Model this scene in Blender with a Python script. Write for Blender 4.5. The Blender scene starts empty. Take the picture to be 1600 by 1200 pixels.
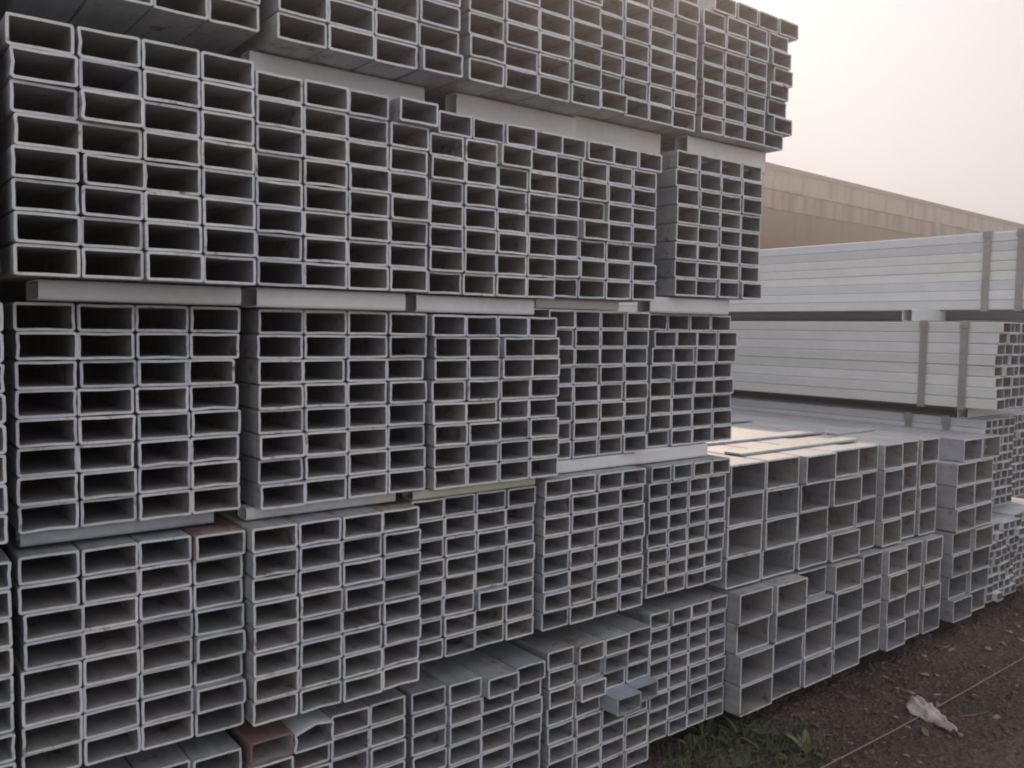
import bpy, bmesh, math, random
from mathutils import Vector, Matrix, noise

random.seed(7)
scene = bpy.context.scene
COL = scene.collection

# ------------------------------------------------------------------ camera
# world: X runs along the face of the stacks, Y into them (the way the tubes lie), Z up.
# The eye is the height zero; the soil lies 1.31 m below it.
D0 = 1.68
GROUND = -1.31
FPX, YAW, PITCH, ROLL = 1348.65, 0.66244489, -0.06475411, 0.01407371
fwd = Vector((math.sin(YAW)*math.cos(PITCH), math.cos(YAW)*math.cos(PITCH), math.sin(PITCH)))
rgt = Vector((math.cos(YAW), -math.sin(YAW), 0))
up = rgt.cross(fwd)
c_, s_ = math.cos(ROLL), math.sin(ROLL)
rr, uu = c_*rgt + s_*up, -s_*rgt + c_*up
cam_data = bpy.data.cameras.new('camera')
cam = bpy.data.objects.new('camera', cam_data)
COL.objects.link(cam)
m = Matrix.Identity(4)
for i in range(3):
    m[i][0], m[i][1], m[i][2] = rr[i], uu[i], -fwd[i]
m[0][3], m[1][3], m[2][3] = 0, -D0, 0
cam.matrix_world = m
cam_data.sensor_width = 36
cam_data.lens = 36*FPX/1600
cam_data.clip_start = 0.05
cam_data.clip_end = 2000
cam_data.dof.use_dof = False
scene.camera = cam

# ------------------------------------------------------------------ light
SUN_EL, SUN_AZ = math.radians(30), math.radians(47)      # azimuth measured from +Y towards +X
world = bpy.data.worlds.new('World')
scene.world = world
world.use_nodes = True
nt = world.node_tree
nt.nodes.clear()
wo = nt.nodes.new('ShaderNodeOutputWorld')
bg = nt.nodes.new('ShaderNodeBackground')
sky = nt.nodes.new('ShaderNodeTexSky')
sky.sky_type = 'NISHITA'
sky.sun_disc = False
sky.sun_elevation = SUN_EL
sky.sun_rotation = SUN_AZ
sky.air_density = 1.0
sky.dust_density = 4.0
sky.ozone_density = 1.0
mix = nt.nodes.new('ShaderNodeMix')
mix.data_type = 'RGBA'
mix.inputs[0].default_value = 0.985
mix.inputs[7].default_value = (4.1, 3.98, 4.10, 1)         # thick dust haze over the whole sky
nt.links.new(sky.outputs[0], mix.inputs[6])
nt.links.new(mix.outputs[2], bg.inputs[0])
bg.inputs[1].default_value = 0.1
nt.links.new(bg.outputs[0], wo.inputs[0])

sun_data = bpy.data.lights.new('sun', 'SUN')
sun_data.energy = 0.9
sun_data.angle = math.radians(1.5)
sun_data.color = (1.0, 0.76, 0.58)
sun = bpy.data.objects.new('sun', sun_data)
COL.objects.link(sun)
sd = Vector((math.sin(SUN_AZ)*math.cos(SUN_EL), math.cos(SUN_AZ)*math.cos(SUN_EL), math.sin(SUN_EL)))
sun.rotation_euler = sd.to_track_quat('Z', 'Y').to_euler()

scene.view_settings.view_transform = 'Standard'
scene.view_settings.look = 'None'
scene.view_settings.gamma = 1
scene.view_settings.use_curve_mapping = False
scene.view_settings.exposure = 0.97
scene.cycles.filter_width = 2.0
scene.cycles.max_bounces = 8
scene.cycles.diffuse_bounces = 4
scene.cycles.glossy_bounces = 5

# ------------------------------------------------------------------ materials
def mat(name):
    mt = bpy.data.materials.new(name)
    mt.use_nodes = True
    n = mt.node_tree
    b = n.nodes['Principled BSDF']
    return mt, n, b

def N(n, t, **kw):
    x = n.nodes.new(t)
    for k, v in kw.items():
        setattr(x, k, v)
    return x

def ramp(n, pts):
    r = N(n, 'ShaderNodeValToRGB')
    e = r.color_ramp.elements
    while len(e) < len(pts):
        e.new(0.5)
    for i, (p, c) in enumerate(pts):
        e[i].position = p
        e[i].color = (*c, 1)
    return r

def mixc(n, blend='MIX', fac=1.0):
    x = N(n, 'ShaderNodeMix', data_type='RGBA', blend_type=blend)
    x.inputs[0].default_value = fac
    return x

def zinc(name, dark, light, metallic=0.55, rough=0.42, tints=True, rust=0.0, bump=0.06):
    """galvanised sheet: spangle, lengthwise drawing marks, dull patches, a tint of its own for each piece"""
    mt, n, b = mat(name)
    tc = N(n, 'ShaderNodeTexCoord')
    oi = N(n, 'ShaderNodeObjectInfo')
    add = N(n, 'ShaderNodeVectorMath', operation='ADD')
    cx = N(n, 'ShaderNodeCombineXYZ')
    mul = N(n, 'ShaderNodeMath', operation='MULTIPLY')
    mul.inputs[1].default_value = 37.0
    n.links.new(oi.outputs['Random'], mul.inputs[0])
    for k in range(3):
        n.links.new(mul.outputs[0], cx.inputs[k])
    n.links.new(tc.outputs['Object'], add.inputs[0])
    n.links.new(cx.outputs[0], add.inputs[1])
    mp = N(n, 'ShaderNodeMapping')
    mp.inputs['Scale'].default_value = (60, 2.2, 60)
    n.links.new(add.outputs[0], mp.inputs[0])
    streak = N(n, 'ShaderNodeTexNoise')
    streak.inputs['Scale'].default_value = 1.0
    streak.inputs['Detail'].default_value = 5
    n.links.new(mp.outputs[0], streak.inputs['Vector'])
    spang = N(n, 'ShaderNodeTexVoronoi')
    spang.inputs['Scale'].default_value = 90
    n.links.new(add.outputs[0], spang.inputs['Vector'])
    blot = N(n, 'ShaderNodeTexNoise')
    blot.inputs['Scale'].default_value = 9
    blot.inputs['Detail'].default_value = 6
    n.links.new(add.outputs[0], blot.inputs['Vector'])
    a1 = N(n, 'ShaderNodeMath', operation='MULTIPLY_ADD')
    a1.inputs[1].default_value = 0.45
    n.links.new(streak.outputs[0], a1.inputs[0])
    s1 = N(n, 'ShaderNodeMath', operation='MULTIPLY')
    s1.inputs[1].default_value = 0.45
    n.links.new(blot.outputs[0], s1.inputs[0])
    n.links.new(s1.outputs[0], a1.inputs[2])
    a2 = N(n, 'ShaderNodeMath', operation='MULTIPLY_ADD')
    a2.inputs[1].default_value = 0.12
    n.links.new(spang.outputs['Color'], a2.inputs[0])
    n.links.new(a1.outputs[0], a2.inputs[2])
    r = ramp(n, [(0.28, dark), (0.72, light)])
    n.links.new(a2.outputs[0], r.inputs[0])
    col = r.outputs[0]
    if tints:
        tr = ramp(n, [(0.0, (0.90, 0.95, 1.02)), (0.2, (1.0, 0.98, 0.94)), (0.4, (0.76, 0.79, 0.84)),
                      (0.6, (0.97, 1.0, 0.96)), (0.8, (0.93, 0.92, 1.00)), (1.0, (1.08, 1.07, 1.05))])
        n.links.new(oi.outputs['Random'], tr.inputs[0])
        mm = mixc(n, 'MULTIPLY')
        n.links.new(col, mm.inputs[6])
        n.links.new(tr.outputs[0], mm.inputs[7])
        col = mm.outputs[2]
    if rust > 0:
        rn = N(n, 'ShaderNodeTexNoise')
        rn.inputs['Scale'].default_value = 22
        rn.inputs['Detail'].default_value = 8
        rn.inputs['Roughness'].default_value = 0.7
        n.links.new(add.outputs[0], rn.inputs['Vector'])
        rm = ramp(n, [(0.62-0.3*rust, (0, 0, 0)), (0.74-0.24*rust, (1, 1, 1))])
        n.links.new(rn.outputs[0], rm.inputs[0])
        mm = mixc(n)
        n.links.new(rm.outputs[0], mm.inputs[0])
        n.links.new(col, mm.inputs[6])
        mm.inputs[7].default_value = (0.20, 0.10, 0.075, 1)
        col = mm.outputs[2]
    n.links.new(col, b.inputs['Base Color'])
    rr_ = ramp(n, [(0.2, (rough-0.09,)*3), (0.8, (rough+0.14,)*3)])
    n.links.new(blot.outputs[0], rr_.inputs[0])
    n.links.new(rr_.outputs[0], b.inputs['Roughness'])
    b.inputs['Metallic'].default_value = metallic
    bp = N(n, 'ShaderNodeBump')
    bp.inputs['Strength'].default_value = bump
    bp.inputs['Distance'].default_value = 0.004
    n.links.new(a2.outputs[0], bp.inputs['Height'])
    n.links.new(bp.outputs[0], b.inputs['Normal'])
    return mt

M = {}
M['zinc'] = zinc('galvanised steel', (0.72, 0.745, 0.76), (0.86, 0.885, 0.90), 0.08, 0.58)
M['dull'] = zinc('weathered shade toned galvanised steel', (0.29, 0.305, 0.325), (0.56, 0.585, 0.615), 0.25, 0.52, rust=0.22, bump=0.12)  # aged and stained; also toned down so sides in the gaps look shaded
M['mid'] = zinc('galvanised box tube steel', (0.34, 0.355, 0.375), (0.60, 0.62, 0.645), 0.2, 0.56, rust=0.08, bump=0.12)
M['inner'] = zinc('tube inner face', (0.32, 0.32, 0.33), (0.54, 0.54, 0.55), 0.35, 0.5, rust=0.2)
M['cut'] = zinc('cut tube end', (0.57, 0.61, 0.65), (0.88, 0.92, 0.96), 0.06, 0.55, rust=0.10)
M['bright'] = zinc('bright spacer steel', (0.78, 0.80, 0.80), (0.90, 0.92, 0.92), 0.0, 0.45)
M['yellowish'] = zinc('yellowed spacer steel', (0.64, 0.63, 0.52), (0.80, 0.78, 0.66), 0.1, 0.5)
M['blue'] = zinc('bluish steel', (0.36, 0.40, 0.47), (0.57, 0.62, 0.70), 0.3, 0.4, tints=False)
M['rusty'] = zinc('rusted steel', (0.34, 0.27, 0.25), (0.52, 0.43, 0.39), 0.3, 0.6, tints=False, rust=0.5)
M['red'] = zinc('red brown primed steel', (0.21, 0.13, 0.13), (0.35, 0.235, 0.235), 0.1, 0.5, tints=False, rust=0.1)
M['strap'] = zinc('steel strapping', (0.30, 0.31, 0.31), (0.46, 0.46, 0.46), 0.6, 0.45, tints=False)
M['old'] = zinc('old stained beam', (0.05, 0.045, 0.04), (0.11, 0.10, 0.09), 0.0, 0.9, tints=False, rust=0.4)

def soil_mat():
    mt, n, b = mat('dark soil')
    tc = N(n, 'ShaderNodeTexCoord')
    a = N(n, 'ShaderNodeTexNoise'); a.inputs['Scale'].default_value = 1.7; a.inputs['Detail'].default_value = 8
    c = N(n, 'ShaderNodeTexNoise'); c.inputs['Scale'].default_value = 45; c.inputs['Detail'].default_value = 8; c.inputs['Roughness'].default_value = 0.7
    v = N(n, 'ShaderNodeTexVoronoi'); v.inputs['Scale'].default_value = 70
    for x in (a, c, v):
        n.links.new(tc.outputs['Object'], x.inputs['Vector'])
    r1 = ramp(n, [(0.35, (0.093, 0.078, 0.070)), (0.55, (0.150, 0.125, 0.113)), (0.75, (0.195, 0.158, 0.140))])
    r2 = ramp(n, [(0.3, (0.50, 0.49, 0.48)), (0.58, (1.15, 1.13, 1.08)), (0.75, (2.3, 2.2, 2.1))])
    n.links.new(a.outputs[0], r1.inputs[0]); n.links.new(c.outputs[0], r2.inputs[0])
    mm = mixc(n, 'MULTIPLY')
    n.links.new(r1.outputs[0], mm.inputs[6]); n.links.new(r2.outputs[0], mm.inputs[7])
    # the trodden lane in front of the stacks is covered in pale dust
    sx = N(n, 'ShaderNodeSeparateXYZ')
    n.links.new(tc.outputs['Object'], sx.inputs[0])
    ed = N(n, 'ShaderNodeMath', operation='MULTIPLY_ADD'); ed.inputs[1].default_value = 0.9
    n.links.new(a.outputs[0], ed.inputs[0]); n.links.new(sx.outputs['Y'], ed.inputs[2])
    lane = N(n, 'ShaderNodeMapRange'); lane.inputs['From Min'].default_value = -0.05; lane.inputs['From Max'].default_value = -0.85
    n.links.new(ed.outputs[0], lane.inputs['Value'])
    dr = ramp(n, [(0.35, (0.25, 0.215, 0.195)), (0.65, (0.42, 0.375, 0.35))])
    n.links.new(c.outputs[0], dr.inputs[0])
    m2 = mixc(n)
    n.links.new(lane.outputs[0], m2.inputs[0]); n.links.new(mm.outputs[2], m2.inputs[6]); n.links.new(dr.outputs[0], m2.inputs[7])
    n.links.new(m2.outputs[2], b.inputs['Base Color'])
    b.inputs['Roughness'].default_value = 0.95
    b.inputs['Specular IOR Level'].default_value = 0.2
    ad = N(n, 'ShaderNodeMath', operation='ADD')
    n.links.new(c.outputs[0], ad.inputs[0]); n.links.new(v.outputs[0], ad.inputs[1])
    bp = N(n, 'ShaderNodeBump'); bp.inputs['Strength'].default_value = 0.9; bp.inputs['Distance'].default_value = 0.02
    n.links.new(ad.outputs[0], bp.inputs['Height']); n.links.new(bp.outputs[0], b.inputs['Normal'])
    return mt
M['soil'] = soil_mat()

def simple(name, c1, c2, scale=20, rough=0.8, spec=0.3, bump=0.3, stretch=(1, 1, 1), bdist=0.01):
    mt, n, b = mat(name)
    tc = N(n, 'ShaderNodeTexCoord')
    mp = N(n, 'ShaderNodeMapping'); mp.inputs['Scale'].default_value = stretch
    n.links.new(tc.outputs['Object'], mp.inputs[0])
    a = N(n, 'ShaderNodeTexNoise'); a.inputs['Scale'].default_value = scale; a.inputs['Detail'].default_value = 8; a.inputs['Roughness'].default_value = 0.65
    n.links.new(mp.outputs[0], a.inputs['Vector'])
    r = ramp(n, [(0.3, c1), (0.7, c2)])
    n.links.new(a.outputs[0], r.inputs[0]); n.links.new(r.outputs[0], b.inputs['Base Color'])
    b.inputs['Roughness'].default_value = rough
    b.inputs['Specular IOR Level'].default_value = spec
    bp = N(n, 'ShaderNodeBump'); bp.inputs['Strength'].default_value = bump; bp.inputs['Distance'].default_value = bdist
    n.links.new(a.outputs[0], bp.inputs['Height']); n.links.new(bp.outputs[0], b.inputs['Normal'])
    return mt

def concrete(name, c1, c2, stain, amount):
    """weathered concrete with dark runs of damp coming down from its top edge"""
    mt, n, b = mat(name)
    tc = N(n, 'ShaderNodeTexCoord')
    a = N(n, 'ShaderNodeTexNoise'); a.inputs['Scale'].default_value = 1.1; a.inputs['Detail'].default_value = 9; a.inputs['Roughness'].default_value = 0.65
    n.links.new(tc.outputs['Object'], a.inputs['Vector'])
    mp = N(n, 'ShaderNodeMapping'); mp.inputs['Scale'].default_value = (2.6, 2.6, 0.45)
    n.links.new(tc.outputs['Object'], mp.inputs[0])
    d = N(n, 'ShaderNodeTexNoise'); d.inputs['Scale'].default_value = 1.0; d.inputs['Detail'].default_value = 7; d.inputs['Roughness'].default_value = 0.6
    n.links.new(mp.outputs[0], d.inputs['Vector'])
    r = ramp(n, [(0.3, c1), (0.7, c2)]); n.links.new(a.outputs[0], r.inputs[0])
    rs = ramp(n, [(0.60-amount*0.2, (0, 0, 0)), (0.70-amount*0.1, (1, 1, 1))]); n.links.new(d.outputs[0], rs.inputs[0])
    mm = mixc(n)
    n.links.new(rs.outputs[0], mm.inputs[0]); n.links.new(r.outputs[0], mm.inputs[6]); mm.inputs[7].default_value = (*stain, 1)
    n.links.new(mm.outputs[2], b.inputs['Base Color'])
    b.inputs['Roughness'].default_value = 0.9
    bp = N(n, 'ShaderNodeBump'); bp.inputs['Strength'].default_value = 0.3; bp.inputs['Distance'].default_value = 0.02
    n.links.new(a.outputs[0], bp.inputs['Height']); n.links.new(bp.outputs[0], b.inputs['Normal'])
    return mt
M['conc'] = concrete('grey weathered concrete', (0.20, 0.215, 0.225), (0.31, 0.325, 0.33), (0.07, 0.07, 0.07), 0.6)
M['concst'] = concrete('rust stained concrete', (0.21, 0.17, 0.155), (0.33, 0.275, 0.25), (0.07, 0.05, 0.045), 0.85)
M['coping'] = concrete('dark coping', (0.03, 0.027, 0.025), (0.06, 0.055, 0.05), (0.09, 0.08, 0.08), 0.5)
M['render'] = concrete('brown render', (0.10, 0.075, 0.062), (0.145, 0.11, 0.092), (0.07, 0.05, 0.04), 0.3)
M['rustsoil'] = simple('rust red earth', (0.08, 0.035, 0.025), (0.15, 0.075, 0.06), 3, 0.95, 0.1, 0.6, bdist=0.05)
M['stone'] = simple('pale stone', (0.20, 0.18, 0.17), (0.42, 0.39, 0.37), 60, 0.9, 0.2, 0.4)
M['darkstone'] = simple('soil crumbs', (0.075, 0.058, 0.052), (0.19, 0.15, 0.135), 40, 0.95, 0.1, 0.3)
M['plastic'] = simple('dirty white plastic film', (0.38, 0.34, 0.335), (0.60, 0.555, 0.55), 14, 0.45, 0.5, 0.3)
M['string'] = simple('pale twine', (0.22, 0.18, 0.17), (0.36, 0.31, 0.29), 80, 0.9, 0.2, 0.3)
M['leaf'] = simple('weed leaf', (0.06, 0.075, 0.045), (0.13, 0.15, 0.09), 16, 0.65, 0.3, 0.2)
M['leaf_pale'] = simple('yellow green leaf', (0.11, 0.135, 0.065), (0.19, 0.205, 0.11), 16, 0.65, 0.3, 0.2)
M['dryleaf'] = simple('dry brown leaf', (0.13, 0.095, 0.07), (0.28, 0.22, 0.17), 30, 0.85, 0.2, 0.3)

# ------------------------------------------------------------------ helpers
def link_mesh(name, me, parent=None, loc=(0, 0, 0), rot=(0, 0, 0)):
    o = bpy.data.objects.new(name, me)
    o.location = loc
    o.rotation_euler = rot
    COL.objects.link(o)
    if parent:
        o.parent = parent
    return o

def mesh(name, verts, faces, mats, idx=None, smooth=False):
    me = bpy.data.meshes.new(name)
    me.from_pydata(verts, [], faces)
    for x in mats:
        me.materials.append(x)
    if idx:
        for p, i in zip(me.polygons, idx):
            p.material_index = i
    if smooth:
        for p in me.polygons:
            p.use_smooth = True
    me.update()
    return me

def tag(o, label=None, cat=None, group=None, kind=None):
    if label: o['label'] = label
    if cat: o['category'] = cat
    if group: o['group'] = group
    if kind: o['kind'] = kind
    return o

def empty(name, loc, rot=(0, 0, 0)):
    o = bpy.data.objects.new(name, None)
    o.empty_display_size = 0.1
    o.location = loc
    o.rotation_euler = rot
    COL.objects.link(o)
    return o

def box_mesh(name, x0, x1, y0, y1, z0, z1, mts, bev=0.0):
    bm = bmesh.new()
    bmesh.ops.create_cube(bm, size=1)
    for v in bm.verts:
        v.co = Vector((x0+(x1-x0)*(v.co.x+.5), y0+(y1-y0)*(v.co.y+.5), z0+(z1-z0)*(v.co.z+.5)))
    if bev:
        bmesh.ops.bevel(bm, geom=bm.edges[:], offset=bev, segments=1, affect='EDGES')
    me = bpy.data.meshes.new(name)
    bm.to_mesh(me); bm.free()
    for x in mts: me.materials.append(x)
    return me

# ------------------------------------------------------------------ steel tubes
def profile(w, h, r, rnd=None, amp=0.0):
    """rounded rectangle, base at z=0, left at x=0; three points a corner, one in the middle of each side"""
    pts = []
    for cx, cz, a0 in ((w-r, h-r, 0), (r, h-r, 90), (r, r, 180), (w-r, r, 270)):
        for k in range(3):
            a = math.radians(a0 + 45*k)
            pts.append([cx + r*math.cos(a), cz + r*math.sin(a)])
        nxt = {0: (w/2, h), 90: (0, h/2), 180: (w/2, 0), 270: (w, h/2)}[a0]
        pts.append(list(nxt))
    return pts

def tube_mesh(name, w, h, t, L, rnd, mats, dent=None, r=0.0048, amp=0.0010):
    out = profile(w, h, r)
    inn = profile(w-2*t, h-2*t, max(r-t, 0.0022))
    inn = [[x+t, z+t] for x, z in inn]
    off = []
    for i, (x, z) in enumerate(out):
        mid = i % 4 == 3
        a = amp*(1.0 if mid else 0.5)
        nx, nz = (x-w/2)/w, (z-h/2)/h
        d = rnd.uniform(-a*1.6, a*0.3)
        off.append((nx*2*d + rnd.uniform(-.3, .3)*amp*.5, nz*2*d))
    if dent:
        for i, dx, dz in dent:
            off[i] = (off[i][0]+dx, off[i][1]+dz)
    n = len(out)
    V = []
    skew = rnd.uniform(-.0015, .0015)
    for ring, y, k in ((out, 0, 1), (out, 0.22, 0.3), (out, L, 0), (inn, L, 0), (inn, 0.22, 0.3), (inn, 0, 1)):
        for i, (x, z) in enumerate(ring):
            yy = y + (skew*(x/w-.5) if y == 0 else 0)
            V.append((x + off[i][0]*k, yy, z + off[i][1]*k))
    F, I = [], []
    def band(a, b, mi):
        for i in range(n):
            j = (i+1) % n
            F.append((a*n+i, a*n+j, b*n+j, b*n+i)); I.append(mi)
    band(0, 1, 0); band(1, 2, 0); band(2, 3, 2); band(3, 4, 1); band(4, 5, 1); band(5, 0, 2)
    me = mesh(name, V, F, mats, I)
    bm = bmesh.new(); bm.from_mesh(me)
    bmesh.ops.recalc_face_normals(bm, faces=bm.faces[:])
    bm.to_mesh(me); bm.free()
    return me

LENGTH = 6.0
_cache = {}
def tube_variants(w, h, t, mkey='zinc'):
    k = (round(w, 3), round(h, 3), mkey)
    if k not in _cache:
        rnd = random.Random(hash((round(w*1000), round(h*1000))) & 0xffff)
        m0 = M[mkey]
        mc = {'zinc': M['cut'], 'dull': M['cut'], 'mid': M['cut'], 'blue': M['blue'], 'red': M['red'], 'rusty': M['cut']}[mkey]
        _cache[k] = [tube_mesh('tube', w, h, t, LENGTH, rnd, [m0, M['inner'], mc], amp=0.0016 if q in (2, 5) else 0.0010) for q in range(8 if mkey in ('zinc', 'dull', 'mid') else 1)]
    return _cache[k]

def bundle(name_label, x0, x1, z0, z1, y, cols, rows, group, t=0.0048, stagger=0.0028, special=None,
           tilt=0.0, xj=0.0006, straps=(), skip=(), rowshift=None, colyj=0.0, seed=0, gap=0.0):
    """a strapped bundle of tubes: front face from (x0,z0) to (x1,z1) at depth y, the tubes running back from it.
    special: {(col,row): dict(y=, x=, mat=, label=, mesh=)} with row 0 at the top"""
    rnd = random.Random(seed*101 + cols*7 + rows)
    special = special or {}
    root = empty('tube_bundle', ((x0+x1)/2, y, z0), (0, tilt, 0))
    tag(root, name_label, 'tube bundle', group)
    pw, ph = (x1-x0)/cols, (z1-z0)/rows
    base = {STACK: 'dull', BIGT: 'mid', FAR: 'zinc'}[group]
    colj = [rnd.uniform(-colyj, colyj) for _ in range(cols)]
    for c in range(cols):
        for r in range(rows):
            if (c, r) in skip:
                continue
            sp = special.get((c, r), {})
            mk = sp.get('mat', base)
            vs = tube_variants(pw-0.0012-gap, ph-0.0004, t, mk)
            me = sp.get('mesh') or vs[rnd.randrange(len(vs))]
            yj = rnd.gauss(0, stagger)
            if rnd.random() < 0.03:
                yj -= rnd.uniform(0.006, 0.014)
            yj = max(-0.05, min(0.05, yj + colj[c]))
            if 'y' in sp: yj = sp['y']
            xo = rnd.uniform(-xj, xj) + sp.get('x', 0)
            if rowshift and r in rowshift: xo += rowshift[r]
            zz = (rows-1-r)*ph
            o = link_mesh('tube', me, root, (c*pw + 0.0006 + gap/2 + xo - (x1-x0)/2, yj, zz + 0.0003))
            if 'label' in sp:
                o['label'] = sp['label']
    for sy in straps:
        W, H = x1-x0, z1-z0
        e, th, wd = 0.003, 0.004, 0.032
        outer = [(-W/2-e-th, -e-th), (W/2+e+th, -e-th), (W/2+e+th, H+e+th), (-W/2-e-th, H+e+th)]
        inner = [(-W/2-e, -e), (W/2+e, -e), (W/2+e, H+e), (-W/2-e, H+e)]
        V = [(a, yy, b) for yy in (0, wd) for ring in (outer, inner) for a, b in ring]
        F = []
        for i in range(4):
            j = (i+1) % 4
            F += [(i, j, 8+j, 8+i), (4+i, 12+i, 12+j, 4+j), (i, 4+i, 4+j, j), (8+i, 8+j, 12+j, 12+i)]
        s = link_mesh('strap', mesh('strap', V, F, [M['strap']]), root, (0, sy, 0))
        cl = link_mesh('strap_clip', box_mesh('strap_clip', -W/2-e-th-0.004, -W/2-e-th+0.001, -0.004, wd+0.004, H*0.93, H*0.93+0.03, [M['strap']], 0.001), s)
    return root

STACK = 'bundles of galvanised rectangular tube in the big stack'
BIGT = 'bundles of large box tube between the two stacks'
FAR = 'bundles of small tube in the stack at the right edge'

# ------------------------------------------------------------------ setting: soil
def axis(lo, hi, step, far):
    a = []
    x = lo
    while x < hi:
        a.append(x); x += step
    s, x = step, hi
    while x < far:
        a.append(x); s *= 1.35; x += s
    a.append(far)
    s, x = step, lo - step
    while x > -far:
        a.insert(0, x); s *= 1.35; x -= s
    a.insert(0, -far)
    return a

def soil_z(x, y):
    near = max(0.0, 1 - max(0, abs(x-3)-5)/4) * max(0.0, 1 - max(0, abs(y+.2)-2.5)/3)
    n1 = noise.noise(Vector((x*1.3, y*1.3, 3.1)))*0.016
    n2 = noise.noise(Vector((x*6, y*6, 1.7)))*0.009
    n3 = abs(noise.noise(Vector((x*17, y*17, 9.2))))*0.018 + max(0, noise.noise(Vector((x*9, y*11, 5.2)))-.15)*0.045
    return GROUND + near*(n1+n2+n3-0.004)

gx = axis(1.3, 6.0, 0.022, 400)
gy = axis(-1.5, 0.6, 0.022, 400)
V = [(x, y, soil_z(x, y)) for y in gy for x in gx]
nx = len(gx)
F = [(j*nx+i, j*nx+i+1, (j+1)*nx+i+1, (j+1)*nx+i) for j in range(len(gy)-1) for i in range(nx-1)]
g = link_mesh('ground', mesh('ground', V, F, [M['soil']], smooth=True))
tag(g, kind='structure')

# ------------------------------------------------------------------ setting: the long wall behind the yard
def far_wall():
    p1, p2 = Vector((14.37, 8.8, 0)), Vector((28.1, 9.52, 0))
    ang = math.atan2(p2.y-p1.y, p2.x-p1.x)
    w = empty('boundary_wall', (14.37, 8.8, GROUND), (0, 0, ang))
    tag(w, 'long weathered concrete wall with dark coping and rust stained band beyond the steel stacks', 'wall')
    H = 3.28 - GROUND
    L0, L1 = -26.0, 60.0
    link_mesh('rendered_wall', box_mesh('rendered_wall', L0, L1, 0.10, 0.5, -0.3, H-0.83, [M['render']]), w)
    link_mesh('coping', box_mesh('coping', L0, L1, -0.10, 0.55, H-0.085, H, [M['coping']], 0.008), w)
    # upper band of precast panels with open joints between them, a stained band of shorter ones below
    n = 0
    x = L0
    rnd = random.Random(4)
    up_me = box_mesh('panel', 0, 3.56, 0, 0.35, 0, 0.37, [M['conc']], 0.012)
    while x < L1 and n < 60:
        link_mesh('panel', up_me, w, (x+0.02, rnd.uniform(-.008, .008), H-0.055-0.372))
        x += 3.6
        n += 1
    link_mesh('ledge', box_mesh('ledge', L0, L1, -0.035, 0.30, H-0.47, H-0.43, [M['conc']], 0.006), w)
    lo_me = box_mesh('stained_panel', 0, 1.17, 0, 0.25, 0, 0.355, [M['concst']], 0.01)
    x = L0
    while x < L1:
        link_mesh('stained_panel', lo_me, w, (x+0.015, 0.035+rnd.uniform(-.008, .008), H-0.83))
        x += 1.2
    # wall ties / stain bosses under the coping and broad piers
    pier = box_mesh('pier', 0, 0.24, -0.06, 0.0, 0.0, 0.77, [M['conc']], 0.01)
    for px_ in (7.6, 18.4, -3.2, 29.2):
        link_mesh('pier', pier, w, (px_, 0, H-0.83))
    return w
far_wall()

def heap():
    """low heap of rust red earth in front of the wall"""
    V, F = [], []
    nu, nv = 60, 16
    for j in range(nv+1):
        for i in range(nu+1):
            u, v = i/nu, j/nv
            x = 8.0 + 11.5*u
            y = 6.9 + 1.75*v
            prof = math.sin(math.pi*min(1, v*1.0))**0.8 * math.sin(math.pi*u)**0.55
            h = prof*(3.12 + 0.30*noise.noise(Vector((x*.9, y, 0))) + 0.14*noise.noise(Vector((x*3.1, y*3, 4))))
            h *= 1.0 - 0.10*u
            V.append((x, y, GROUND - 0.05 + h))
    for j in range(nv):
        for i in range(nu):
            a = j*(nu+1)+i
            F.append((a, a+1, a+nu+2, a+nu+1))
    o = link_mesh('earth_heap', mesh('earth_heap', V, F, [M['rustsoil']], smooth=True))
    tag(o, 'rust red heap of earth against the foot of the long wall', 'earth heap')
heap()

# ------------------------------------------------------------------ dusty air
def air():
    mt = bpy.data.materials.new('dusty air')
    mt.use_nodes = True
    n = mt.node_tree
    n.nodes.clear()
    out = N(n, 'ShaderNodeOutputMaterial')
    v = N(n, 'ShaderNodeVolumePrincipled')
    v.inputs['Color'].default_value = (0.97, 0.93, 0.90, 1)
    v.inputs['Density'].default_value = 0.021
    v.inputs['Anisotropy'].default_value = 0.78
    n.links.new(v.outputs[0], out.inputs['Volume'])
    o = link_mesh('haze', box_mesh('haze', -60, 90, -60, 60, GROUND-1.0, 3.6, [mt]))
    tag(o, kind='stuff')
air()

# ------------------------------------------------------------------ support beams under the stacks
def beam(x0, x1, y, label):
    o = link_mesh('support_beam', box_mesh('support_beam', -(x1-x0)/2, (x1-x0)/2, 0, 0.12, 0, 0.075, [M['old']], 0.006),
                  None, ((x0+x1)/2, y, GROUND-0.018))
    tag(o, label, 'beam', 'dark beams the stacks rest on')
beam(-0.3, 2.4, 0.36, 'dark beam on the soil carrying the big stack of small tubes')
beam(2.42, 4.9, 0.40, 'dark beam on the soil carrying the large box tubes')

# ------------------------------------------------------------------ the big stack
def dented_tube(w, h):
    rnd = random.Random(3)
    # the top is kinked up near its middle and its left top corner pressed down
    dent = [(3, 0.004, 0.007), (4, 0.0, -0.007), (5, 0.001, -0.008), (6, 0.002, -0.008), (7, 0.004, 0), (15, -0.003, 0)]
    return tube_mesh('tube', w, h, 0.0045, LENGTH, rnd, [M['zinc'], M['inner'], M['cut']], dent=dent)

P = {}
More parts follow.
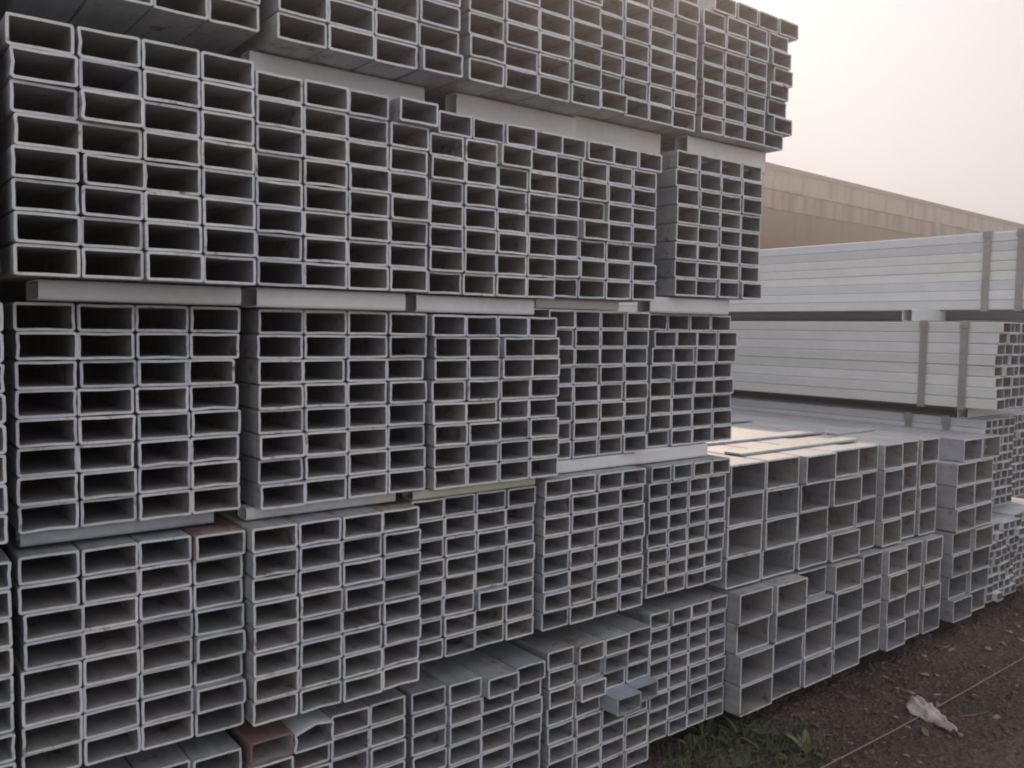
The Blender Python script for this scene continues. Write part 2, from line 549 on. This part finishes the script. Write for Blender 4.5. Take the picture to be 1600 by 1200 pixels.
# fourth value pairs: x0, x1, z0, z1, y
# --- top layer
bundle('topmost layer bundle at the top left corner, only its lower tubes in view', 0.262, 0.664, 0.566, 0.975, -0.02, 4, 8, STACK, seed=1)
bundle('topmost layer bundle second from the left, over the long bright spacer', 0.690, 1.120, 0.557, 0.972, -0.035, 4, 8, STACK, seed=2,
       special={(3, 7): dict(x=0.004, y=-0.012)})
bundle('topmost layer bundle third from the left, its face standing proud of the next one', 1.145, 1.560, 0.562, 0.972, -0.035, 4, 8, STACK, seed=3, stagger=0.003)
bundle('topmost layer bundle fourth from the left, its first column half hidden', 1.578, 1.974, 0.573, 0.978, 0.004, 4, 8, STACK, seed=4, stagger=0.003)
bundle('topmost layer bundle at the right end with ragged tubes against the sky', 2.005, 2.412, 0.580, 0.985, 0.008, 4, 8, STACK, seed=5,
       special={(3, 0): dict(x=0.052), (3, 1): dict(x=0.004), (3, 3): dict(x=0.034), (3, 4): dict(x=0.006), (3, 6): dict(x=0.040), (3, 5): dict(x=0.010),
                (2, 0): dict(x=0.050), (1, 0): dict(x=0.045), (0, 0): dict(x=0.04), (3, 2): dict(x=0.016)})
# --- second layer
bundle('second layer bundle at the left edge, its face nearest the viewer', 0.222, 0.620, 0.073, 0.484, -0.101, 4, 8, STACK, seed=6, stagger=0.003,
       special={(0, 3): dict(x=0.005), (0, 0): dict(x=-0.003), (1, 4): dict(x=0.004)})
bundle('second layer bundle second from the left with one top right tube pushed outwards', 0.636, 1.026, 0.075, 0.482, -0.060, 4, 8, STACK, seed=7, stagger=0.003,
       special={(3, 0): dict(x=0.012, y=-0.018)})
bundle('second layer bundle third from the left, its top row shifted sideways', 1.040, 1.414, 0.074, 0.480, -0.040, 4, 8, STACK, seed=8, stagger=0.003, rowshift={0: 0.020})
bundle('second layer bundle fourth from the left, left of the dark gap', 1.420, 1.803, 0.080, 0.486, -0.012, 4, 8, STACK, seed=9, stagger=0.003, rowshift={0: 0.018})
bundle('second layer bundle right of the dark gap, beside the far wall', 1.905, 2.305, 0.100, 0.517, 0.008, 4, 8, STACK, seed=10, stagger=0.003)
bundle('dim bundle in the second layer beyond the left edge of the view', -0.195, 0.206, 0.073, 0.480, -0.085, 4, 8, STACK, seed=51)
bundle('dim bundle in the topmost layer beyond the left edge of the view', -0.170, 0.232, 0.566, 0.972, -0.01, 4, 8, STACK, seed=52)
# --- third layer
bundle('third layer bundle cut off by the left edge of the view', -0.185, 0.214, -0.372, 0.032, -0.045, 4, 8, STACK, seed=11)
bundle('third layer bundle first from the left under the wide bright spacer', 0.236, 0.630, -0.372, 0.033, 0.012, 4, 8, STACK, seed=12, xj=0.002, stagger=0.003,
       special={(3, 2): dict(x=-0.009), (1, 2): dict(x=0.003), (1, 5): dict(x=-0.003)})
bundle('third layer bundle second from the left, between two dark vertical gaps', 0.660, 1.058, -0.375, 0.031, -0.005, 4, 8, STACK, seed=13, xj=0.0015, stagger=0.003,
       special={(1, 2): dict(x=-0.005), (3, 2): dict(x=-0.006)})
bundle('third layer bundle third from the left, its top row shifted to the left', 1.070, 1.452, -0.377, 0.029, -0.019, 4, 8, STACK, seed=14, xj=0.0015, stagger=0.003,
       rowshift={0: -0.010, 4: -0.008, 3: -0.004})
bundle('third layer bundle fourth from the left, partly hidden by the one beside it', 1.456, 1.838, -0.350, 0.050, 0.040, 4, 8, STACK, seed=15, stagger=0.003)
bundle('third layer bundle at the right end, next to the sunlit tube tops', 1.885, 2.275, -0.352, 0.048, 0.075, 4, 8, STACK, seed=16, stagger=0.003,
       rowshift={0: -0.022, 1: 0.014, 2: 0.008})
# --- fourth layer
bundle('fourth layer bundle cut off by the left edge of the view', -0.180, 0.222, -0.812, -0.408, -0.010, 4, 8, STACK, seed=17)
bundle('fourth layer bundle first from the left with a brown stained top right tube', 0.232, 0.630, -0.813, -0.409, 0.0, 4, 8, STACK, seed=18, xj=0.0015,
       special={(3, 0): dict(mat='rusty', label='tube with a brown stained top', y=-0.012), (0, 2): dict(x=0.006), (0, 3): dict(x=0.005), (2, 3): dict(mat='blue'), (3, 4): dict(y=-0.014)})
bundle('fourth layer bundle second from the left with a rusty top right tube', 0.636, 1.030, -0.811, -0.405, -0.034, 4, 8, STACK, seed=19, xj=0.0015,
       special={(3, 0): dict(mat='rusty', label='tube with a rusty orange top'), (2, 3): dict(y=-0.010), (3, 3): dict(mat='blue')})
bundle('fourth layer bundle third from the left, under the yellowish spacer', 1.034, 1.408, -0.795, -0.404, 0.020, 4, 8, STACK, seed=20, stagger=0.003)
bundle('fourth layer bundle fourth from the left, its whole left side edge showing', 1.422, 1.800, -0.790, -0.390, 0.004, 4, 8, STACK, seed=21, stagger=0.003)
bundle('fourth layer bundle of small tubes touching the large box tubes', 1.848, 2.200, -0.790, -0.399, 0.034, 4, 8, STACK, seed=22,
       rowshift={0: 0.012})
# --- bottom layer
bundle('bottom layer bundle cut off by the lower left corner of the view', -0.182, 0.216, -1.258, -0.856, 0.0, 4, 8, STACK, seed=53)
bundle('bottom layer bundle at the left, mostly below the view', 0.226, 0.622, -1.258, -0.856, 0.0, 4, 8, STACK, seed=23,
       special={(3, 0): dict(y=-0.01)})
bundle('bottom layer bundle with the red brown tube and the dented tube on top', 0.632, 1.008, -1.250, -0.847, -0.006, 4, 8, STACK, seed=24,
       special={(0, 0): dict(mat='red', y=-0.018, label='red brown painted tube'), (1, 0): dict(y=-0.020, mesh=dented_tube(0.0918, 0.0497), label='tube with a dented top'),
                (0, 1): dict(y=-0.02)})
bundle('bottom layer bundle third from the left with one top tube pulled forward', 1.032, 1.428, -1.262, -0.859, 0.0, 4, 8, STACK, seed=25, colyj=0.006,
       special={(2, 0): dict(y=-0.028, x=-0.003), (3, 0): dict(y=-0.010), (1, 0): dict(y=0.0), (0, 0): dict(y=0.01)})
bundle('bottom layer bundle fourth from the left with two bluish tubes sticking out', 1.446, 1.832, -1.254, -0.852, 0.0, 4, 8, STACK, seed=26, colyj=0.006,
       special={(2, 3): dict(mat='blue', y=-0.062, label='bluish tube sticking out'), (3, 3): dict(mat='blue', y=-0.036, label='bluish tube sticking out'),
                (1, 2): dict(y=-0.022), (1, 0): dict(y=-0.012), (2, 0): dict(y=-0.012), (3, 0): dict(y=-0.006), (1, 1): dict(mat='blue', y=0.0), (2, 1): dict(mat='blue', y=-0.01)})
bundle('bottom layer bundle of small tubes above the weeds', 1.866, 2.222, -1.234, -0.842, 0.034, 4, 8, STACK, seed=27,
       rowshift={0: 0.006})

# --- large box tubes
def rnds(cols, rows, seed, amp):
    rnd = random.Random(seed)
    return {(c, r): dict(y=rnd.uniform(-amp, amp), x=0) for c in range(cols) for r in range(rows)}
sp = rnds(4, 4, 3, 0.006); sp[(2, 0)] = dict(y=-0.022, x=0.004); sp[(3, 2)]['y'] = 0.012; sp[(3, 3)]['y'] = -0.012; sp[(3, 1)]['y'] = -0.012
bundle('upper bundle of large box tubes nearest the big stack, warm sunlight on its top', 2.206, 2.985, -0.826, -0.424, 0.030, 4, 4, BIGT, t=0.0055, gap=0.010, special=sp, xj=0.004, seed=31)
sp = rnds(4, 4, 5, 0.005); sp[(0, 0)]['y'] = -0.004; sp[(1, 0)]['y'] = -0.014; sp[(2, 0)]['y'] = 0.034; sp[(3, 0)]['y'] = 0.004; sp[(0, 2)]['y'] = -0.014; sp[(0, 3)]['y'] = -0.014; sp[(1, 1)]['y'] = -0.012
bundle('lowest bundle of large box tubes nearest the weeds, its left side showing', 2.226, 2.972, -1.232, -0.835, -0.006, 4, 4, BIGT, t=0.0055, gap=0.010, special=sp, xj=0.004, seed=32)
sp = rnds(4, 4, 8, 0.004); 
for r in range(4):
    sp[(1, r)]['y'] = -0.008 - 0.006*(r % 2); sp[(0, r)]['y'] = 0.012; sp[(2, r)]['y'] = 0.008
bundle('upper bundle of box tubes in the middle of the row of large tubes', 3.000, 3.605, -0.826, -0.428, 0.042, 4, 4, BIGT, t=0.0055, gap=0.006, special=sp, xj=0.002, seed=33)
bundle('lowest bundle of box tubes in the middle of the row of large tubes', 3.004, 3.606, -1.228, -0.835, 0.008, 4, 4, BIGT, t=0.0055, gap=0.006, special=sp, xj=0.002, seed=34)
bundle('upper pair of box tube columns beside the small dense tubes', 3.684, 4.030, -0.836, -0.446, 0.0, 2, 4, BIGT, t=0.0055, xj=0.002, stagger=0.006, seed=35,
       rowshift={0: 0.06})
bundle('lowest pair of box tube columns beside the small dense tubes', 3.682, 4.028, -1.222, -0.840, 0.0, 2, 4, BIGT, t=0.0055, xj=0.002, stagger=0.006, seed=36)

# --- the stack at the right edge
bundle('long bundle in the second layer at the right, seen side on under the far wall', 4.300, 4.780, 0.118, 0.482, -0.12, 5, 8, FAR, t=0.004, straps=(0.294, 0.144), seed=41, xj=0.002)
bundle('third layer bundle at the right with two straps and its tube ends in view', 4.005, 4.490, -0.333, 0.056, 0.0, 6, 8, FAR, t=0.004, straps=(0.31, 0.125), seed=42, xj=0.002, stagger=0.008)
bundle('fourth layer bundle of small dense tubes behind the last large box tubes', 4.062, 4.365, -0.790, -0.385, 0.055, 5, 10, FAR, t=0.0035, straps=(0.34, 0.16), seed=43, stagger=0.003)
bundle('fourth layer bundle of small dense tubes cut off by the right edge', 4.400, 4.800, -0.790, -0.385, 0.10, 7, 10, FAR, t=0.0035, seed=44, stagger=0.003)
bundle('bottom layer bundle of small dense tubes behind the lowest box tubes', 4.062, 4.380, -1.215, -0.860, 0.02, 5, 9, FAR, t=0.0035, seed=45, stagger=0.008)
bundle('bottom layer bundle of small dense tubes in the lower right corner of the far stack', 4.392, 4.860, -1.215, -0.852, 0.05, 8, 9, FAR, t=0.0035, seed=46, stagger=0.003)

bundle('added lower bundle behind the two strap bundle, blocking the gap beneath it to keep it dark', 4.530, 4.930, -0.480, -0.075, 0.20, 4, 8, FAR, seed=47)  # added pile, its heights offset to stop light showing through the gap
bundle('added upper bundle behind the two strap bundle, blocking the gap above it to keep it dark', 4.820, 5.220, -0.070, 0.335, 0.15, 4, 8, FAR, seed=48)  # added likewise, to stop the upper gap looking bright

# ------------------------------------------------------------------ spacers between the layers
def spacer(label, x0, x1, z0, z1, y, mk='bright', depth=0.05):
    """short length of rectangular tube lying along the face between two layers"""
    w, h = depth, z1-z0
    L = x1-x0
    out = profile(w, h, 0.006 if h > 0.02 else 0.003)
    e = 0.003 if h > 0.02 else 0.0015
    inn = [[a+e, b+e] for a, b in profile(w-2*e, h-2*e, 0.0025)]
    V = []
    for ring, x in ((out, 0), (out, L), (inn, L), (inn, 0)):
        V += [(x, a, b) for a, b in ring]
    n = 16
    F = []
    for a, b in ((0, 1), (1, 2), (2, 3), (3, 0)):
        for i in range(n):
            j = (i+1) % n
            F.append((a*n+i, b*n+i, b*n+j, a*n+j))
    me = mesh('spacer_bar', V, F, [M[mk]])
    bm = bmesh.new(); bm.from_mesh(me); bmesh.ops.recalc_face_normals(bm, faces=bm.faces[:]); bm.to_mesh(me); bm.free()
    o = link_mesh('spacer_bar', me, None, (x0, y, z0))
    tag(o, label, 'spacer bar', 'short bright bars between the layers of bundles')
    return o
G_ = 0.001
spacer('spacer bar under the top left corner bundle, in deep shade', 0.30, 0.66, 0.486, 0.564, 0.30, 'bright')
spacer('long bright spacer bar in the top gap, left of the thick one', 0.672, 1.088, 0.486, 0.555, 0.060, 'bright')
spacer('thick bright spacer bar in the middle of the top gap', 1.178, 1.560, 0.486, 0.560, 0.060, 'bright')
spacer('spacer bar right of the thick one in the top gap', 1.570, 1.905, 0.490, 0.571, 0.075, 'bright')
spacer('bright spacer bar at the right end of the top gap beside the sky', 2.000, 2.380, 0.508, 0.578, 0.055, 'bright')
spacer('wide flat spacer bar at the left of the gap at eye level', 0.266, 0.612, 0.036, 0.071, -0.045, 'bright', 0.12)
spacer('bright spacer bar second from the left in the gap at eye level', 0.648, 0.984, 0.034, 0.073, -0.034, 'bright', 0.09)
spacer('spacer bar third from the left in the gap at eye level', 1.026, 1.368, 0.033, 0.072, -0.012, 'bright')
spacer('spacer bar fourth from the left in the gap at eye level, rusty at its end', 1.420, 1.720, 0.052, 0.079, 0.045, 'bright')
spacer('spacer bar at the right end of the gap at eye level', 1.830, 2.185, 0.050, 0.096, 0.030, 'bright')
spacer('thin bluish spacer bar sloping above the brown stained tube', 0.243, 0.585, -0.401, -0.373, 0.040, 'blue')
spacer('spacer bar above the rusty orange tube top', 0.648, 0.998, -0.402, -0.376, 0.028, 'bright')
spacer('yellowish spacer bar third from the left in the third gap', 1.035, 1.400, -0.402, -0.379, 0.012, 'yellowish')
spacer('pale spacer bar fourth from the left in the third gap', 1.500, 1.800, -0.388, -0.352, 0.045, 'bright')
spacer('sunlit spacer bar by the box tube tops', 1.830, 2.160, -0.397, -0.354, 0.078, 'bright')
spacer('spacer bar end sticking out on top of the two strap bundle', 4.03, 4.36, 0.058, 0.116, 0.40, 'bright')
spacer('spacer bar under the two strap bundle at the right', 4.075, 4.44, -0.384, -0.335, 0.14, 'bright')

def flat_bar(label, x0, x1, y, z, rz, w=0.07):
    o = link_mesh('flat_bar', box_mesh('flat_bar', -(x1-x0)/2, (x1-x0)/2, -w/2, w/2, 0, 0.009, [M['mid']], 0.002), None, ((x0+x1)/2, y, z), (0, 0, rz))
    tag(o, label, 'flat bar', 'flat bars lying on the box tube tops')
flat_bar('flat bar lying in the sun across the box tube tops, nearest their ends', 2.40, 3.15, 0.17, -0.4235, 0.012)
flat_bar('flat bar lying in the sun across the box tube tops, second from their ends', 2.52, 3.26, 0.40, -0.4235, -0.02, 0.08)
flat_bar('short flat bar lying in shade on the box tube tops beside the dense tubes', 3.26, 3.58, 0.33, -0.4275, 0.03, 0.05)
flat_bar('flat bar lying farthest back across the sunlit box tube tops', 2.44, 3.40, 0.86, -0.4235, 0.01, 0.09)

# ------------------------------------------------------------------ things on the soil
def rock(me_name, seed, s=1.0, mt='stone'):
    rnd = random.Random(seed)
    bm = bmesh.new()
    bmesh.ops.create_icosphere(bm, subdivisions=1, radius=0.5)
    o = Vector((rnd.random()*9, rnd.random()*9, rnd.random()*9))
    for v in bm.verts:
        v.co *= 1 + 0.9*noise.noise(v.co*3.3 + o)
        v.co.z *= 0.45
    me = bpy.data.meshes.new(me_name)
    bm.to_mesh(me); bm.free()
    me.materials.append(M[mt])
    return me
rocks = [rock('stone', k) for k in range(7)]
S = [(3.266, -0.108, 9, 'upright pale stone above the plastic scrap'), (3.856, -0.146, 8, ''), (3.727, -0.143, 9, ''), (4.037, -0.097, 11, ''), (4.137, -0.094, 6, ''),
     (3.579, -0.059, 7, ''), (3.463, -0.007, 5, ''), (3.044, -0.112, 5, ''), (3.048, -0.167, 7, ''), (3.038, -0.268, 5, ''), (3.108, -0.228, 6, ''),
     (3.221, -0.31, 4, ''), (3.385, -0.261, 5, ''), (3.105, -0.436, 7, ''), (2.571, -0.396, 5, ''), (2.628, -0.419, 5, ''), (2.579, -0.433, 4, ''), (2.516, -0.246, 4, ''),
     (2.366, -0.276, 5, ''), (2.786, -0.14, 4, ''), (2.759, -0.30, 5, ''), (2.869, -0.423, 6, ''), (3.444, -0.367, 4, ''), (3.009, -0.484, 4, ''),
     (2.797, -0.241, 4, ''), (3.67, -0.241, 4, ''), (3.535, -0.204, 5, ''), (3.302, -0.134, 5, ''), (3.957, -0.184, 7, ''), (3.62, -0.02, 5, ''), (4.3, -0.02, 8, ''), (4.45, -0.09, 9, '')]
rnd = random.Random(11)
for i, (x, y, s, lab) in enumerate(S):
    k = s*0.0040
    o = link_mesh('stone', rocks[i % 7], None, (x, y, soil_z(x, y)+k*0.12), (rnd.uniform(-.3, .3), rnd.uniform(-.3, .3), rnd.uniform(0, 6)))
    o.scale = (k*rnd.uniform(.9, 1.5), k*rnd.uniform(.6, 1.0), k*rnd.uniform(.7, 1.1))
    tag(o, lab or 'small pale stone lying loose on the dark soil', 'stone', 'pale stones strewn on the soil')

def crumbs():
    rnd = random.Random(5)
    bm = bmesh.new()
    bmesh.ops.create_icosphere(bm, subdivisions=1, radius=0.5)
    base = [v.co.copy() for v in bm.verts]
    fc = [[v.index for v in f.verts] for f in bm.faces]
    bm.free()
    for name, mt, cnt, lo, hi in (('soil_crumbs', 'darkstone', 9000, 0.004, 0.026), ('pale_grit', 'stone', 1500, 0.003, 0.011)):
        V, F = [], []
        for _ in range(cnt):
            x = 1.7 + 3.6*rnd.random()**0.9
            y = 0.35 - 1.5*rnd.random()
            if noise.noise(Vector((x*1.7, y*1.7, 8))) < -0.12 and rnd.random() < .75:
                continue
            s = lo + (hi-lo)*rnd.random()**3
            q = Matrix.Rotation(rnd.uniform(0, 6.28), 3, 'Z') @ Matrix.Diagonal((rnd.uniform(.7, 1.5), rnd.uniform(.6, 1.1), rnd.uniform(.4, .8)))
            b0 = len(V)
            z = soil_z(x, y)
            for c in base:
                p = q @ (c*s*rnd.uniform(.8, 1.2))
                V.append((x+p.x, y+p.y, z+p.z+s*0.1))
            F += [[b0+i for i in f] for f in fc]
        o = link_mesh(name, mesh(name, V, F, [M[mt]]))
        tag(o, kind='stuff')
crumbs()

# crumpled scrap of white plastic film
def scrap():
    nu, nv = 44, 26
    V, F = [], []
    for j in range(nv+1):
        for i in range(nu+1):
            u, v = i/nu, j/nv
            wd = 0.056*(1-0.80*u**1.2)*(0.55+0.45*min(1, u*6)) 
            x = u*0.205 + 0.012*noise.noise(Vector((v*4, u*3, 2)))
            yb = (v-.5)*2*wd + 0.020*noise.noise(Vector((u*5, 3, 0)))
            ridge = math.cos((v-.5)*math.pi)**0.7*0.030*(1-.65*u)
            fold = 0.016*(noise.noise(Vector((u*5+v*2.5, v*5, 1.3)))) + 0.012*abs(noise.noise(Vector((u*11-v*6, v*9, 5))))
            z = max(0.0005, ridge + fold*(1-0.5*u))
            V.append((x, yb, z+0.004))
    top = len(V)
    V += [(x, y, z-0.0018) for x, y, z in V]
    for j in range(nv):
        for i in range(nu):
            a = j*(nu+1)+i
            F.append((a, a+1, a+nu+2, a+nu+1))
            F.append((top+a, top+a+nu+1, top+a+nu+2, top+a+1))
    o = link_mesh('plastic_scrap', mesh('plastic_scrap', V, F, [M['plastic']], smooth=True), None, (2.93, -0.235, soil_z(2.9, -.3)), (0, 0, math.radians(-118)))
    tag(o, 'crumpled dirty white plastic scrap lying on the soil', 'plastic scrap')
scrap()

def string_line():
    """thin twine lying on the soil parallel to the stacks"""
    pts = []
    n = 220
    for i in range(n+1):
        x = 1.95 + (5.6-1.95)*i/n
        y = -0.292 + 0.007*math.sin(x*2.1)
        z = GROUND + 0.019 + 0.004*math.sin(x*3.3+1)
        pts.append(Vector((x, y, z)))
    V, F = [], []
    r = 0.0022
    for p in pts:
        for k in range(6):
            a = k*math.pi/3
            V.append((p.x, p.y + r*math.cos(a), p.z + r*math.sin(a)))
    for i in range(n):
        for k in range(6):
            F.append((i*6+k, i*6+(k+1) % 6, (i+1)*6+(k+1) % 6, (i+1)*6+k))
    o = link_mesh('string', mesh('string', V, F, [M['string']], smooth=True))
    tag(o, 'thin pale string stretched straight across the soil', 'string')
string_line()

def leaf_mesh(L, W, bend, seed, mt):
    rnd = random.Random(seed)
    n = 8
    V, F = [], []
    tw = rnd.uniform(-.5, .5)
    for i in range(n+1):
        u = i/n
        w = W*math.sin(math.pi*min(1, 0.06+u*0.94))**0.8*(1-.25*u)
        a = bend*u
        x = L*(math.sin(a)/max(bend, .01)) if bend > .01 else L*u
        z = L*((1-math.cos(a))/max(bend, .01))
        s = math.sin(tw*u)*w*.5
        V += [(x, -w/2, -z - s + w*.18), (x, 0, -z), (x, w/2, -z + s + w*.18)]
    for i in range(n):
        a = i*3
        F += [(a, a+3, a+4, a+1), (a+1, a+4, a+5, a+2)]
    return mesh('leaf', V, F, [M[mt]], smooth=True)

LM = {mt: [leaf_mesh(1.0, w, b, k, mt) for k, (w, b) in enumerate(((.22, 1.1), (.30, .8), (.16, 1.5), (.38, .9), (.12, .6)))] for mt in ('leaf', 'leaf_pale', 'dryleaf')}

def weed(x, y, label, nl, size, mt='leaf', seed=0, upright=0.7):
    rnd = random.Random(seed)
    w = empty('weed', (x, y, soil_z(x, y)-0.003))
    tag(w, label, 'weed', 'weeds growing at the foot of the stack')
    for k in range(nl):
        me = LM[mt][rnd.randrange(5)]
        a = k*2.4 + rnd.uniform(-.4, .4)
        el = rnd.uniform(upright-.45, upright+.5)
        s = size*rnd.uniform(.45, 1.1)
        o = link_mesh('leaf', me, w, (0.008*math.cos(a), 0.008*math.sin(a), 0.002), (0, -el, a))
        o.scale = (s, s, s)
W = [(2.165, 0.06, 'dark leafy weed in the shade under the corner of the box tubes', 12, .10, 'leaf', .9),
     (2.25, -0.02, 'bushy dark weed right below the corner of the box tubes', 14, .115, 'leaf', .9),
     (2.315, -0.055, 'small weed right of the bushy dark one', 9, .075, 'leaf', .7),
     (2.15, -0.045, 'low spreading weed left of the bushy one', 11, .095, 'leaf', .4),
     (2.245, -0.125, 'broad leaved weed in the middle of the patch', 12, .10, 'leaf', .7),
     (2.245, -0.215, 'bright yellow green weed at the bottom edge', 14, .075, 'leaf_pale', .6),
     (2.335, -0.20, 'pale weed right of the bright yellow green one', 9, .075, 'leaf_pale', .8),
     (2.06, 0.015, 'thin weed under the small tube bundles', 8, .08, 'leaf', .8),
     (1.985, -0.01, 'leftmost small weed under the stack', 9, .07, 'leaf_pale', .6),
     (2.12, -0.13, 'low dull weed at the bottom edge left of the patch', 10, .09, 'leaf', .4),
     (2.40, -0.13, 'lone small sprig at the right side of the patch', 6, .05, 'leaf', .5)]
for i, (x, y, lab, nl, sz, mt, upr) in enumerate(W):
    weed(x, y, lab, nl+7, sz, mt, i+3, upr)

def grass():
    rnd = random.Random(9)
    V, F = [], []
    cents = [(2.16, .03, .09), (2.25, -.06, .10), (2.25, -.2, .09), (2.05, -.03, .10), (1.98, 0, .07), (2.35, -.15, .08)]
    for cx, cy, r in cents:
        for _ in range(120):
            x, y = rnd.gauss(cx, r*.8), rnd.gauss(cy, r*.6)
            z = soil_z(x, y)
            h = rnd.uniform(.02, .075); a = rnd.uniform(0, 6.28); l = rnd.uniform(.1, .9)*h
            dx, dy = math.cos(a), math.sin(a)
            wv = rnd.uniform(.0012, .0028)
            b = len(V)
            for u in (0, .5, 1):
                px_, py_ = x+dx*l*u*u, y+dy*l*u*u
                pz = z + h*(u - .25*u*u)
                ww = wv*(1-.85*u)
                V += [(px_-dy*ww, py_+dx*ww, pz), (px_+dy*ww, py_-dx*ww, pz)]
            F += [(b, b+1, b+3, b+2), (b+2, b+3, b+5, b+4)]
    o = link_mesh('grass', mesh('grass', V, F, [M['leaf']]))
    tag(o, 'short sparse grass between the weeds', kind='stuff')
grass()

# dry leaves and a stick
dl = [(2.43, -0.10, 0.6), (2.50, -0.19, 2.2), (2.62, -0.05, 1.0), (2.78, -0.34, 4.0), (3.10, -0.02, 5.0), (3.30, -0.30, 1.7), (2.95, -0.12, 3.3)]
for i, (x, y, a) in enumerate(dl):
    o = link_mesh('dry_leaf', LM['dryleaf'][i % 4], None, (x, y, soil_z(x, y)+0.012), (0.2, 0.1, a))
    o.scale = (0.055, 0.055, 0.04)
    tag(o, 'dry curled brown leaf on the soil', 'leaf', 'dry leaves scattered on the soil')
def stick(x, y, L, a, label, up=0.0):
    V, F = [], []
    n = 8
    for i in range(n+1):
        u = i/n
        r = 0.0032*(1-.4*u)
        cx_, cz_ = L*u*math.cos(up), L*u*math.sin(up)
        oy = 0.006*noise.noise(Vector((u*4, x, y)))
        for k in range(5):
            t_ = k*2*math.pi/5
            V.append((cx_, oy + r*math.cos(t_), cz_ + r*math.sin(t_)))
    for i in range(n):
        for k in range(5):
            F.append((i*5+k, i*5+(k+1) % 5, (i+1)*5+(k+1) % 5, (i+1)*5+k))
    o = link_mesh('stick', mesh('stick', V, F, [M['dryleaf']], smooth=True), None, (x, y, soil_z(x, y)+0.004), (0, 0, a))
    tag(o, label, 'stick')
stick(3.04, -0.11, 0.10, -1.2, 'short pale stick above the plastic scrap')
stick(2.10, 0.02, 0.075, 0.5, 'upright dry stalk at the foot of the stack', 1.45)
stick(3.00, -0.36, 0.16, -0.35, 'thin dark twig right of the plastic scrap')
